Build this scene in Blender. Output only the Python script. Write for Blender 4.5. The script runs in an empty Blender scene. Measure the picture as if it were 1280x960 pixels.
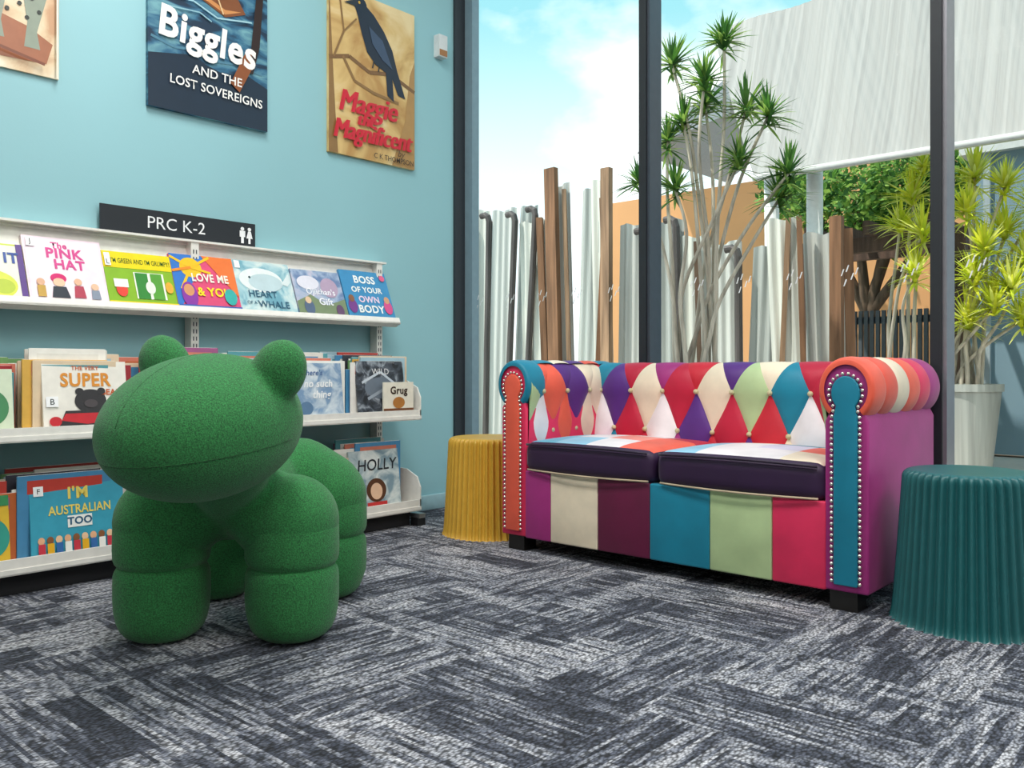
import bpy, bmesh, math, random
from mathutils import Vector, Matrix
random.seed(7)
S=bpy.context.scene
try:
    S.view_settings.view_transform='Standard'
    S.view_settings.look='None'
except Exception: pass
pi=math.pi
# ------------------------------------------------------------------ helpers
def lin(h):
    h=h.lstrip('#'); c=[int(h[i:i+2],16)/255 for i in (0,2,4)]
    return tuple((x/12.92 if x<=.04045 else ((x+.055)/1.055)**2.4) for x in c)+(1,)
MC={}
def M(hexc,rough=.6,metal=0,kind='plain',name=None):
    k=(hexc,rough,metal,kind)
    if k in MC: return MC[k]
    m=bpy.data.materials.new(name or (kind+'_'+hexc.strip('#'))); m.use_nodes=True
    nt=m.node_tree; b=nt.nodes['Principled BSDF']
    b.inputs['Base Color'].default_value=lin(hexc); b.inputs['Roughness'].default_value=rough
    b.inputs['Metallic'].default_value=metal
    def noise(scale,detail=3):
        tc=nt.nodes.new('ShaderNodeTexCoord'); n=nt.nodes.new('ShaderNodeTexNoise')
        n.inputs['Scale'].default_value=scale; n.inputs['Detail'].default_value=detail
        nt.links.new(tc.outputs['Object'],n.inputs['Vector']); return n,tc
    def vary(n,lo,hi,amt_lo=.3,amt_hi=.7):
        r=nt.nodes.new('ShaderNodeValToRGB'); c=lin(hexc)
        r.color_ramp.elements[0].position=amt_lo; r.color_ramp.elements[1].position=amt_hi
        r.color_ramp.elements[0].color=tuple(min(1,x*lo) for x in c[:3])+(1,)
        r.color_ramp.elements[1].color=tuple(min(1,x*hi) for x in c[:3])+(1,)
        nt.links.new(n.outputs[0],r.inputs[0]); nt.links.new(r.outputs[0],b.inputs['Base Color'])
    def bump(n,s,d):
        bp=nt.nodes.new('ShaderNodeBump'); bp.inputs['Strength'].default_value=s; bp.inputs['Distance'].default_value=d
        nt.links.new(n.outputs[0],bp.inputs['Height']); nt.links.new(bp.outputs[0],b.inputs['Normal'])
    if kind=='plain':
        n,_=noise(30); vary(n,.94,1.04)
    if kind=='velvet':
        b.inputs['Sheen Weight'].default_value=.22; b.inputs['Sheen Roughness'].default_value=.35
        n,_=noise(9,4); vary(n,.88,1.10); n2,_=noise(500,2); bump(n2,.15,.002)
    if kind=='felt':
        b.inputs['Sheen Weight'].default_value=.15; b.inputs['Sheen Roughness'].default_value=.5
        n,_=noise(300,6); vary(n,.50,1.6,.34,.68); n2,_=noise(380,5); bump(n2,.5,.004)
    if kind=='wood':
        n,tc=noise(1,5); mp=nt.nodes.new('ShaderNodeMapping'); mp.inputs['Scale'].default_value=(30,30,2)
        nt.links.new(tc.outputs['Object'],mp.inputs[0]); nt.links.new(mp.outputs[0],n.inputs['Vector']); vary(n,.55,1.35); bump(n,.4,.01)
    if kind=='streak':
        n,tc=noise(1,6); mp=nt.nodes.new('ShaderNodeMapping'); mp.inputs['Scale'].default_value=(24,1,.5)
        nt.links.new(tc.outputs['Object'],mp.inputs[0]); nt.links.new(mp.outputs[0],n.inputs['Vector']); vary(n,.66,1.12)
    if kind=='cloth':
        n,tc=noise(1,5); mp=nt.nodes.new('ShaderNodeMapping'); mp.inputs['Scale'].default_value=(38,.4,.35)
        nt.links.new(tc.outputs['Object'],mp.inputs[0]); nt.links.new(mp.outputs[0],n.inputs['Vector']); vary(n,.80,1.12)
    if kind=='paint':
        n,_=noise(1.2,2); vary(n,.95,1.04); n2,_=noise(120,3); bump(n2,.08,.002)
    if kind=='leaf':
        n,_=noise(9,2); vary(n,.7,1.4)
        tl=nt.nodes.new('ShaderNodeBsdfTranslucent'); mxs=nt.nodes.new('ShaderNodeMixShader'); mxs.inputs[0].default_value=.4
        tl.inputs[0].default_value=lin(hexc); out=nt.nodes['Material Output']
        nt.links.new(b.outputs[0],mxs.inputs[1]); nt.links.new(tl.outputs[0],mxs.inputs[2]); nt.links.new(mxs.outputs[0],out.inputs[0])
    MC[k]=m; return m
def grp(name,loc=(0,0,0),rz=0,mat=None):
    e=bpy.data.objects.new(name,None); S.collection.objects.link(e); e.empty_display_size=.1
    if mat is not None: e.matrix_world=mat
    else:
        e.location=loc; e.rotation_euler=(0,0,rz)
    return e
def add(name,verts,faces,mats,fm=None,parent=None,smooth=True,loc=None):
    me=bpy.data.meshes.new(name); me.from_pydata([tuple(v) for v in verts],[],faces)
    if not isinstance(mats,(list,tuple)): mats=[mats]
    for m in mats: me.materials.append(m)
    if fm: me.polygons.foreach_set('material_index',fm)
    me.polygons.foreach_set('use_smooth',[smooth]*len(me.polygons)); me.update()
    o=bpy.data.objects.new(name,me); S.collection.objects.link(o)
    if parent: o.parent=parent
    if loc: o.location=loc
    return o
def bev(o,w,seg=2):
    md=o.modifiers.new('bev','BEVEL'); md.width=w; md.segments=seg; md.limit_method='ANGLE'; md.angle_limit=.6
    return o
def box(name,x0,x1,y0,y1,z0,z1,mat,parent=None,b=0,seg=2):
    v=[(x,y,z) for z in (z0,z1) for y in (y0,y1) for x in (x0,x1)]
    f=[(0,2,3,1),(4,5,7,6),(0,1,5,4),(2,6,7,3),(0,4,6,2),(1,3,7,5)]
    o=add(name,v,f,mat,parent=parent,smooth=b>0)
    if b: bev(o,b,seg)
    return o
class Bld:
    def __init__(s): s.v=[];s.f=[];s.m=[];s.mats=[]
    def mi(s,mat):
        if mat not in s.mats: s.mats.append(mat)
        return s.mats.index(mat)
    def addm(s,v,f,mat):
        o=len(s.v); s.v+=[tuple(p) for p in v]; k=s.mi(mat)
        for q in f: s.f.append(tuple(i+o for i in q)); s.m.append(k)
    def box(s,c,d,mat,rot=None):
        vs=[]
        for z in (-.5,.5):
            for y in (-.5,.5):
                for x in (-.5,.5):
                    p=Vector((x*d[0],y*d[1],z*d[2]))
                    if rot: p=rot@p
                    vs.append(p+Vector(c))
        s.addm(vs,[(0,2,3,1),(4,5,7,6),(0,1,5,4),(2,6,7,3),(0,4,6,2),(1,3,7,5)],mat)
    def tube(s,pts,rad,mat,n=8,cap=True):
        pts=[Vector(p) for p in pts]
        if not isinstance(rad,(list,tuple)): rad=[rad]*len(pts)
        vs=[];up=Vector((.3,.9,.1)).normalized()
        for i,p in enumerate(pts):
            t=(pts[min(i+1,len(pts)-1)]-pts[max(i-1,0)]).normalized()
            a=t.cross(up)
            if a.length<1e-3: a=t.cross(Vector((1,0,0)))
            a.normalize(); b=t.cross(a)
            for k in range(n):
                an=2*pi*k/n; vs.append(p+(a*math.cos(an)+b*math.sin(an))*rad[i])
        f=[]
        for i in range(len(pts)-1):
            for k in range(n):
                k2=(k+1)%n; f.append((i*n+k,i*n+k2,(i+1)*n+k2,(i+1)*n+k))
        if cap:
            f.append(tuple(range(n))[::-1]); f.append(tuple((len(pts)-1)*n+k for k in range(n)))
        s.addm(vs,f,mat)
    def ball(s,c,r,mat,nu=10,nv=6):
        if not isinstance(r,(list,tuple)): r=(r,r,r)
        vs=[];f=[]
        for j in range(nv+1):
            ph=pi*j/nv
            for i in range(nu):
                th=2*pi*i/nu; vs.append((c[0]+r[0]*math.sin(ph)*math.cos(th),c[1]+r[1]*math.sin(ph)*math.sin(th),c[2]+r[2]*math.cos(ph)))
        for j in range(nv):
            for i in range(nu):
                i2=(i+1)%nu; f.append((j*nu+i,(j+1)*nu+i,(j+1)*nu+i2,j*nu+i2))
        s.addm(vs,f,mat)
    def make(s,name,parent=None,smooth=True,loc=None): return add(name,s.v,s.f,s.mats,s.m,parent,smooth,loc)
def textmesh(name,txt,size,mat,parent,x,y,z,bold=.0,shear=0,rot=0,align='CENTER',sx=1):
    cu=bpy.data.curves.new(name,'FONT'); cu.body=txt; cu.size=size; cu.align_x=align; cu.align_y='CENTER'
    cu.offset=bold*size; cu.resolution_u=3
    if bold>.01: cu.space_character=1.0+bold*2.2
    o=bpy.data.objects.new(name+'_c',cu); S.collection.objects.link(o)
    bpy.context.view_layer.update()
    me=bpy.data.meshes.new_from_object(o.evaluated_get(bpy.context.evaluated_depsgraph_get()))
    bpy.data.objects.remove(o)
    for v in me.vertices: v.co.x+=shear*v.co.y; v.co.z=0
    me.update()
    me.materials.clear(); me.materials.append(mat)
    o=bpy.data.objects.new(name,me); S.collection.objects.link(o); o.parent=parent
    o.matrix_local=Matrix.Translation((x,y,z+.0004))@Matrix.Rotation(rot,4,'Z')@Matrix.Diagonal((sx,1,1,1))
    return o
# flat printed panel in a local frame X=right, Y=up, Z=out of the face
def cover(name,parent,x0,y0,w,h,z,th,bg,els,matbg=None,rough=.35):
    B=Bld(); bgm=matbg or M(bg,rough)
    B.box((x0+w/2,y0+h/2,z+th/2),(w,h,th),bgm); zz=z+th+.0006; n=0
    ox,oy=x0,y0
    for e in els:
        zz+=.0004
        if e[0]=='r':
            _,x,y,ww,hh,c=e; X=ox+x*w;Y=oy+y*h
            B.addm([(X,Y,zz),(X+ww*w,Y,zz),(X+ww*w,Y+hh*h,zz),(X,Y+hh*h,zz)],[(0,1,2,3)],M(c,rough))
        elif e[0]=='e':
            _,x,y,rx,ry,c=e; k=28
            B.addm([(ox+(x+rx*math.cos(2*pi*i/k))*w,oy+(y+ry*math.sin(2*pi*i/k))*h,zz) for i in range(k)],[tuple(range(k))],M(c,rough))
        elif e[0]=='p':
            _,pts,c=e
            B.addm([(ox+a*w,oy+b*h,zz) for a,b in pts],[tuple(range(len(pts)))],M(c,rough))
        elif e[0]=='l':
            _,pts,wd,c=e
            for (a,b),(c2,d) in zip(pts[:-1],pts[1:]):
                p=Vector((ox+a*w,oy+b*h)); q=Vector((ox+c2*w,oy+d*h)); t=(q-p)
                if t.length<1e-6: continue
                t.normalize(); nn=Vector((-t.y,t.x))*wd*w/2
                B.addm([(p.x+nn.x,p.y+nn.y,zz),(p.x-nn.x,p.y-nn.y,zz),(q.x-nn.x,q.y-nn.y,zz),(q.x+nn.x,q.y+nn.y,zz)],[(0,1,2,3)],M(c,rough))
        elif e[0]=='t':
            _,txt,x,y,sz,c=e[:6]; kw=e[6] if len(e)>6 else {}
            n+=1; textmesh(name+'_title_%d'%n,txt,sz*h,M(c,rough),parent,ox+x*w,oy+y*h,zz,**kw)
    return B.make(name,parent,smooth=False)
def nodes_mat(name):
    m=bpy.data.materials.new(name); m.use_nodes=True; return m,m.node_tree,m.node_tree.nodes['Principled BSDF']

# ------------------------------------------------------------------ room
XL=-3.21; YW=3.20; H=3.4; XR=4.2; YB=-3.2
WALL=M('#93c3ca',.5,0,'paint')
box('wall_left',XL-.15,XL,YB,3.09,0,H,WALL)
box('wall_back',XL-.15,XR,YB-.15,YB,0,H,M('#b9b7b1',.7,0,'paint'))
box('wall_right',XR,XR+.15,YB,YW+.1,0,H,M('#b9b7b1',.7,0,'paint'))
box('ceiling',XL-.4,XR+.4,YB-.2,YW+.25,H,H+.2,M('#d8d7d2',.8,0,'paint'))
box('baseboard_left',XL,XL+.012,YB,3.09,0,.075,M('#a9ccd2',.45),b=.003)
# carpet
def carpet():
    m,nt,b=nodes_mat('carpet_tiles'); L=nt.links.new
    def mth(op,a,bb=None,c=None):
        n=nt.nodes.new('ShaderNodeMath'); n.operation=op
        for i,x in enumerate((a,bb,c)):
            if x is None: continue
            if isinstance(x,(int,float)): n.inputs[i].default_value=x
            else: L(x,n.inputs[i])
        return n.outputs[0]
    def comb(x,y,z):
        n=nt.nodes.new('ShaderNodeCombineXYZ')
        for i,v in enumerate((x,y,z)):
            if isinstance(v,(int,float)): n.inputs[i].default_value=v
            else: L(v,n.inputs[i])
        return n.outputs[0]
    def wn(v):
        n=nt.nodes.new('ShaderNodeTexWhiteNoise'); n.noise_dimensions='3D'; L(v,n.inputs['Vector']); return n.outputs['Value']
    def ns(v,scale,det):
        n=nt.nodes.new('ShaderNodeTexNoise'); n.inputs['Scale'].default_value=scale; n.inputs['Detail'].default_value=det; L(v,n.inputs['Vector']); return n.outputs[0]
    tc=nt.nodes.new('ShaderNodeTexCoord'); sp=nt.nodes.new('ShaderNodeSeparateXYZ'); L(tc.outputs['Object'],sp.inputs[0])
    x,y=sp.outputs[0],sp.outputs[1]
    T=.5
    cx=mth('FLOOR',mth('DIVIDE',x,T)); cy=mth('FLOOR',mth('DIVIDE',y,T))
    r=wn(comb(cx,cy,3.3)); par=mth('MODULO',mth('ADD',mth('ADD',cx,cy),100),2)
    inv=mth('SUBTRACT',1,par)
    u=mth('ADD',mth('MULTIPLY',x,par),mth('MULTIPLY',y,inv)); v=mth('ADD',mth('MULTIPLY',y,par),mth('MULTIPLY',x,inv))
    def dashes(u,v,fu,wv,k):
        row=mth('FLOOR',mth('DIVIDE',v,wv))
        return ns(comb(mth('MULTIPLY',u,fu),mth('MULTIPLY',row,5.37),mth('ADD',mth('MULTIPLY',r,20),k)),1,1.5)
    n1=dashes(u,v,7,.0090,0); n2=dashes(v,u,8,.0110,7)
    def blocks(su,sv,k):
        rw=mth('FLOOR',mth('DIVIDE',v,sv)); uo=mth('ADD',u,mth('MULTIPLY',wn(comb(rw,k,r)),.9))
        return wn(comb(mth('FLOOR',mth('DIVIDE',uo,su)),rw,mth('ADD',r,k)))
    b1=blocks(.38,.125,1.5); b2=blocks(.22,.03125,4.5); b3=blocks(.42,.25,8.5)
    wsel=mth('GREATER_THAN',b3,.66)
    dash=mth('ADD',mth('MULTIPLY',n1,mth('SUBTRACT',1,wsel)),mth('MULTIPLY',n2,wsel))
    val=mth('ADD',mth('ADD',mth('MULTIPLY',dash,1.0),mth('MULTIPLY',b1,.26)),mth('ADD',mth('MULTIPLY',b2,.18),mth('MULTIPLY',r,.06)))
    rp=nt.nodes.new('ShaderNodeValToRGB'); cr=rp.color_ramp
    L(mth('SUBTRACT',val,.255),rp.inputs[0])
    cr.elements[0].position=.30; cr.elements[0].color=lin('#393d49')
    cr.elements[1].position=.80; cr.elements[1].color=lin('#cbcbd0')
    e=cr.elements.new(.44); e.color=lin('#565a67')
    e=cr.elements.new(.50); e.color=lin('#7b7f8b')
    e=cr.elements.new(.60); e.color=lin('#a3a5ad')
    vo=nt.nodes.new('ShaderNodeTexVoronoi'); vo.inputs['Scale'].default_value=180
    mp=nt.nodes.new('ShaderNodeMapping'); L(tc.outputs['Object'],mp.inputs[0]); mp.inputs['Rotation'].default_value=(0,0,.6); mp.inputs['Scale'].default_value=(1,.55,1)
    L(mp.outputs[0],vo.inputs['Vector'])
    mr=nt.nodes.new('ShaderNodeMapRange'); L(vo.outputs['Distance'],mr.inputs[0]); mr.inputs[1].default_value=.0; mr.inputs[2].default_value=.75; mr.inputs[3].default_value=1.5; mr.inputs[4].default_value=.15
    mx=nt.nodes.new('ShaderNodeVectorMath'); mx.operation='SCALE'; L(rp.outputs[0],mx.inputs[0]); L(mr.outputs[0],mx.inputs['Scale'])
    L(mx.outputs[0],b.inputs['Base Color']); b.inputs['Roughness'].default_value=.95
    bp=nt.nodes.new('ShaderNodeBump'); bp.invert=True; bp.inputs['Strength'].default_value=.6; bp.inputs['Distance'].default_value=.004; L(vo.outputs['Distance'],bp.inputs['Height']); L(bp.outputs[0],b.inputs['Normal'])
    return m
box('floor',XL-.15,XR+.15,YB-.15,YW+.1,-.12,0,carpet())
# window wall
FR=M('#4a525c',.35,.4); FR2=M('#8a898f',.35,.4)
fr=Bld()
mull=[XL-.02,-2.085,-.90,.28,1.46,2.64,3.82]
for i,mx in enumerate(mull):
    if i==0:
        fr.box((XL+.0,3.125,H/2),(.03,.07,H),M('#2a3036',.5))
        fr.box((XL+.03,3.185,H/2),(.075,.05,H),M('#7d97a3',.4,.1))
    else:
        fr.box((mx,YW+.0,H/2),(.052,.09,H),FR2 if i>1 else FR)
        fr.box((mx-.006,YW-.05,H/2),(.036,.012,H),M('#24282d',.5,.1))
fr.box(((XL+XR)/2,YW,.03),(XR-XL,.08,.06),FR)
fr.box(((XL+XR)/2,YW,H-.04),(XR-XL,.08,.08),FR)
fr.make('window_frame',smooth=False)
gm=bpy.data.materials.new('window_glass'); gm.use_nodes=True; nt=gm.node_tree; nt.nodes.clear()
o_=nt.nodes.new('ShaderNodeOutputMaterial'); mix=nt.nodes.new('ShaderNodeMixShader'); tr=nt.nodes.new('ShaderNodeBsdfTransparent'); gl=nt.nodes.new('ShaderNodeBsdfGlossy'); gl.inputs['Roughness'].default_value=.02
tr.inputs[0].default_value=(.97,.99,.985,1); mix.inputs[0].default_value=.002
nt.links.new(tr.outputs[0],mix.inputs[1]); nt.links.new(gl.outputs[0],mix.inputs[2]); nt.links.new(mix.outputs[0],o_.inputs[0])
for i in range(len(mull)-1):
    a=mull[i]+.03; b_=mull[i+1]-.026
    add('window_%d'%(i+1),[(a,YW,.06),(b_,YW,.06),(b_,YW,H-.08),(a,YW,H-.08)],[(0,1,2,3)],gm,smooth=False)
dc=Bld(); dm=M('#e4e8e8',.6)
x=-3.13
while x<2.4:
    if min(abs(x-m_) for m_ in mull)>.05:
        for (dx,dz) in ((-.022,.016),(-.004,.03),(.014,.0),(-.012,-.022),(.03,.018)):
            p=[(x+dx-.007,-.014),(x+dx-.002,-.014),(x+dx+.007,.011),(x+dx+.002,.011)]
            dc.addm([(a,YW-.004,1.045+dz+c) for a,c in p],[(0,1,2,3)],dm)
    x+=.212
dc.make('window_safety_decals',smooth=False)

# ------------------------------------------------------------------ lights & world
w=bpy.data.worlds.new('sky'); S.world=w; w.use_nodes=True; nt=w.node_tree; L=nt.links.new
bg=nt.nodes['Background']; tc=nt.nodes.new('ShaderNodeTexCoord'); sp=nt.nodes.new('ShaderNodeSeparateXYZ'); L(tc.outputs['Generated'],sp.inputs[0])
r1=nt.nodes.new('ShaderNodeValToRGB'); L(sp.outputs[2],r1.inputs[0])
r1.color_ramp.elements[0].position=.0; r1.color_ramp.elements[0].color=lin('#eef5f8')
r1.color_ramp.elements[1].position=.9; r1.color_ramp.elements[1].color=lin('#4aa3cc')
e=r1.color_ramp.elements.new(.20); e.color=lin('#d9ebee')
e=r1.color_ramp.elements.new(.38); e.color=lin('#8cc6cf')
mp=nt.nodes.new('ShaderNodeMapping'); L(tc.outputs['Generated'],mp.inputs[0]); mp.inputs['Scale'].default_value=(1,1,1.8); mp.inputs['Location'].default_value=(.1,.45,.2)
nz=nt.nodes.new('ShaderNodeTexNoise'); nz.inputs['Scale'].default_value=4.2; nz.inputs['Detail'].default_value=6; nz.inputs['Roughness'].default_value=.5; L(mp.outputs[0],nz.inputs['Vector'])
r2=nt.nodes.new('ShaderNodeValToRGB'); L(nz.outputs[0],r2.inputs[0]); r2.color_ramp.elements[0].position=.46; r2.color_ramp.elements[1].position=.62
mx=nt.nodes.new('ShaderNodeMixRGB'); L(r2.outputs[0],mx.inputs[0]); L(r1.outputs[0],mx.inputs[1]); mx.inputs[2].default_value=lin('#eff2f2')
L(mx.outputs[0],bg.inputs[0]); bg.inputs[1].default_value=1.6
sd=bpy.data.lights.new('sun','SUN'); sd.energy=4.6; sd.angle=.02; sd.color=(1,.96,.88)
so=bpy.data.objects.new('sun',sd); S.collection.objects.link(so)
so.rotation_euler=Vector((.45,.62,-1.35)).to_track_quat('-Z','Y').to_euler()
k=0
for (lx,ly,en) in ((-1.9,-1.4,24),(.4,-1.4,24),(-1.9,1.2,62),(.4,1.2,58),(2.8,-.2,30),(1.6,2.2,52)):
    g=grp('ceiling_light' if k==0 else 'ceiling_light.%03d'%k,(lx,ly,H)); k+=1
    box('light_housing',-.62,.62,-.32,.32,-.03,0,M('#f2f2f2',.5),g)
    ld=bpy.data.lights.new('panel','AREA'); ld.shape='RECTANGLE'; ld.size=1.2; ld.size_y=.6; ld.energy=en; ld.color=(1,.98,.95)
    lo=bpy.data.objects.new('panel_lamp',ld); S.collection.objects.link(lo); lo.parent=g; lo.location=(0,0,-.04)

# ------------------------------------------------------------------ camera
TH=math.radians(42.2)
cd=bpy.data.cameras.new('cam'); cam=bpy.data.objects.new('camera',cd); S.collection.objects.link(cam)
cam.location=(0,0,.70); cam.rotation_euler=(pi/2,0,TH); cd.sensor_width=36; cd.lens=1080/1280*36; cd.shift_y=-18/1280; cd.clip_start=.05
S.camera=cam

# ------------------------------------------------------------------ sofa
CRIM='#bd1238'; PINK='#d92856'; CORAL='#ee5f46'; CREAM='#ecdcc2'; WHITE='#ebe4e6'; TEAL='#0b7f9b'; SAGE='#b2c894'; PURP='#55257f'; MAG='#a02a78'; BURG='#640c3a'; RED='#c81a30'
def V(h): return M(h,.55,0,'velvet')
sofa=grp('patchwork_chesterfield_sofa',(-1.61,2.8,0))
AC=.648
box('base_core',-.585,.585,-.28,.27,.06,.31,V(BURG),sofa,b=.005)
edges=[-.588,-.462,-.243,-.023,.206,.420,.588]
for i,c in enumerate([MAG,CREAM,BURG,TEAL,SAGE,PINK]):
    box('base_panel_%d'%(i+1),edges[i]+.0004,edges[i+1]-.0004,-.302,-.26,.052,.312,V(c),sofa,b=.006,seg=3)
box('base_back',-.6,.6,.25,.29,.055,.6,V(MAG),sofa,b=.01)
def key(w,rx,rz,cz,zb,n=28):
    a0=math.radians(-48); a1=math.radians(228)
    pts=[(w,zb)]
    pts.append((w,cz+rz*math.sin(a0)-.03))
    for i in range(n+1):
        a=a0+(a1-a0)*i/n; pts.append((rx*math.cos(a),cz+rz*math.sin(a)))
    pts.append((-w,cz+rz*math.sin(a0)-.03)); pts.append((-w,zb))
    return pts
def extr(name,pts,y0,y1,mat,parent,cx=0,b=0):
    n=len(pts); v=[(cx+p[0],y0,p[1]) for p in pts]+[(cx+p[0],y1,p[1]) for p in pts]
    f=[tuple(range(n)),tuple(range(2*n-1,n-1,-1))]+[(i,i+n,(i+1)%n+n,(i+1)%n) for i in range(n)]
    o=add(name,v,f,mat,parent=parent,smooth=False)
    bm=bmesh.new(); bm.from_mesh(o.data); bmesh.ops.recalc_face_normals(bm,faces=bm.faces); bm.to_mesh(o.data); bm.free()
    if b: bev(o,b,3)
    for p in o.data.polygons: p.use_smooth=b>0
    return o
RX,RZ,CZ=.079,.091,.642
for side,nm,body,front,stripes in ((1,'right',MAG,TEAL,[CORAL,'#e4523c',CREAM,CORAL,PINK,MAG]),(-1,'left',PINK,CORAL,[TEAL,TEAL,CREAM,PURP,CORAL,TEAL])):
    cx=side*AC
    extr('arm_%s_body'%nm,key(.064,RX-.006,RZ-.006,CZ,.055),-.30,.30,V(body),sofa,cx,b=.008)
    extr('arm_%s_front_panel'%nm,key(.035,.042,.050,CZ-.010,.075),-.310,-.298,V(front),sofa,cx,b=.004)
    B=Bld(); ns=len(stripes); ystart=-.306; ye=.31
    for k,c in enumerate(stripes):
        ya=ystart+(ye-ystart)*k/ns; yb=ystart+(ye-ystart)*(k+1)/ns; nn=10; mm=34; vs=[];f=[]
        a0,a1=(-55,118) if k>0 else (-52,232)
        for i in range(nn+1):
            t=i/nn
            if k==0: puff=(.80,.93,1.0,1.03,1.05,1.06,1.06,1.055,1.05,1.03,1.0)[i]; yy=ya+(yb-ya)*(0,0,.03,.1,.22,.38,.54,.70,.84,.94,1)[i]
            else: puff=1+.06*max(0,math.sin(pi*t))**.5; yy=ya+(yb-ya)*t
            for j in range(mm+1):
                a=math.radians(a0+(a1-a0)*j/mm); vs.append((cx+side*RX*puff*math.cos(a),yy,CZ+RZ*puff*math.sin(a)))
        for i in range(nn):
            for j in range(mm):
                q=i*(mm+1)+j; f.append((q,q+1,q+mm+2,q+mm+1))
        B.addm(vs,f,V(c))
    B.make('arm_%s_roll'%nm,sofa)
    B=Bld(); kp=key(.041,.049,.057,CZ-.010,.085,40); P=[Vector(p) for p in kp]
    acc=0; nxt=0; st=.0165
    for p,q in zip(P[:-1],P[1:]):
        Ls=(q-p).length
        while nxt<=acc+Ls and Ls>0:
            c=p.lerp(q,(nxt-acc)/Ls); B.ball((cx+c.x,-.307,c.y),(.0055,.005,.0055),M('#e9e4d8',.25,.8),8,5); nxt+=st
        acc+=Ls
    B.make('arm_%s_nail_heads'%nm,sofa)
def polyprof(pts):
    P=[Vector(p) for p in pts]; out=[]
    for i in range(len(P)-1):
        p0=P[max(i-1,0)];p1=P[i];p2=P[i+1];p3=P[min(i+2,len(P)-1)]
        for k in range(12):
            t=k/12; out.append(.5*((2*p1)+(-p0+p2)*t+(2*p0-5*p1+4*p2-p3)*t*t+(-p0+3*p1-3*p2+p3)*t**3))
    out.append(P[-1]); L=[0]
    for a,b in zip(out[:-1],out[1:]): L.append(L[-1]+(b-a).length)
    def at(s):
        s=max(0,min(L[-1]-1e-6,s))
        for i in range(len(L)-1):
            if L[i+1]>=s:
                t=(s-L[i])/(L[i+1]-L[i]+1e-12); p=out[i].lerp(out[i+1],t); d=(out[i+1]-out[i]).normalized(); return p,Vector((-d.y,d.x))
        return out[-1],Vector((0,1))
    def s_at_z(z):
        for i in range(len(out)):
            if out[i].y>=z: return L[i]
        return L[-1]
    return at,s_at_z,L[-1]
def tuft(name,prof,place,u0,u1,sp,u_off,hi,lo,top,zu=.613,zl=.456):
    at,sz,smax=polyprof(prof); su=sz(zu); sl=sz(zl); hh=su-sl
    B=Bld(); btn=Bld(); n=12
    def pt(u,s,h):
        p,nr=at(s); return place(u,p+nr*h)
    kmin=int(math.floor((u0-u_off)/sp))-1; kmax=int(math.ceil((u1-u_off)/sp))+1
    for row in (1,0,-1,2):
        for k in range(kmin,kmax+1):
            if row==1: cu=u_off+(k+.5)*sp; cs=su; cl=hi
            elif row==0: cu=u_off+k*sp; cs=sl; cl=lo
            elif row==2: cu=u_off+k*sp; cs=su+hh; cl=top
            else: cu=u_off+(k+.5)*sp; cs=sl-hh; cl=top
            if cu+sp/2<=u0+.002 or cu-sp/2>=u1-.002: continue
            c=cl[(k+4)%len(cl)]
            vs=[];f=[]
            for i in range(n+1):
                for j in range(n+1):
                    a=i/n;b=j/n; u=cu+(a-b)*sp/2; s=cs+(a+b-1)*hh
                    fl=1-.75*max(0,min(1,(s-su)/.11))
                    h=(.0115*(max(0,math.sin(pi*a)*math.sin(pi*b)))**.45-.004)*fl
                    vs.append(pt(max(u0,min(u1,u)),max(0,min(smax,s)),h))
            for i in range(n):
                for j in range(n):
                    q=i*(n+1)+j; f.append((q,q+1,q+n+2,q+n+1))
            B.addm(vs,f,V(c))
    for k in range(kmin,kmax+1):
        for (cu,s) in ((u_off+k*sp,su),(u_off+(k+.5)*sp,sl)):
            if u0+.02<cu<u1-.02:
                btn.ball(pt(cu,s,.0),.0100,M('#c4bb92',.5,0,'velvet'),12,8)
    B.make(name,sofa); btn.make(name+'_buttons',sofa)
bprof=[(.135,.34),(.150,.46),(.162,.56),(.160,.63),(.172,.685),(.205,.72),(.245,.727),(.285,.70),(.305,.65),(.300,.58)]
tuft('back_tufting',bprof,lambda u,p:(u,p.x,p.y),-.60,.60,.152,.04,
     [PURP,CREAM,CRIM,CREAM,SAGE,TEAL,CRIM,PURP],
     [WHITE,CRIM,WHITE,PURP,CRIM,RED,WHITE,CRIM],
     [TEAL,CRIM,MAG,RED,PURP,CREAM,CRIM,PURP])
aprof_base=[(-.056,.34),(-.060,.46),(-.068,.56),(-.077,.62),(-.073,.675),(-.048,.712),(-.018,.729)]
tuft('arm_right_tufting',aprof_base,lambda u,p:(AC+p.x,u,p.y),-.285,.20,.15,-.21,[CORAL,CREAM,TEAL,SAGE],[CRIM,CREAM,PURP,CORAL],[TEAL,CREAM,PINK])
tuft('arm_left_tufting',aprof_base,lambda u,p:(-AC-p.x,u,p.y),-.288,.20,.15,-.21,[TEAL,TEAL,TEAL,SAGE,CORAL,PURP,CREAM],[WHITE,WHITE,WHITE,CRIM,WHITE,CORAL,CREAM],[CRIM,TEAL,TEAL,CRIM,CORAL,PURP,CREAM])
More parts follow.
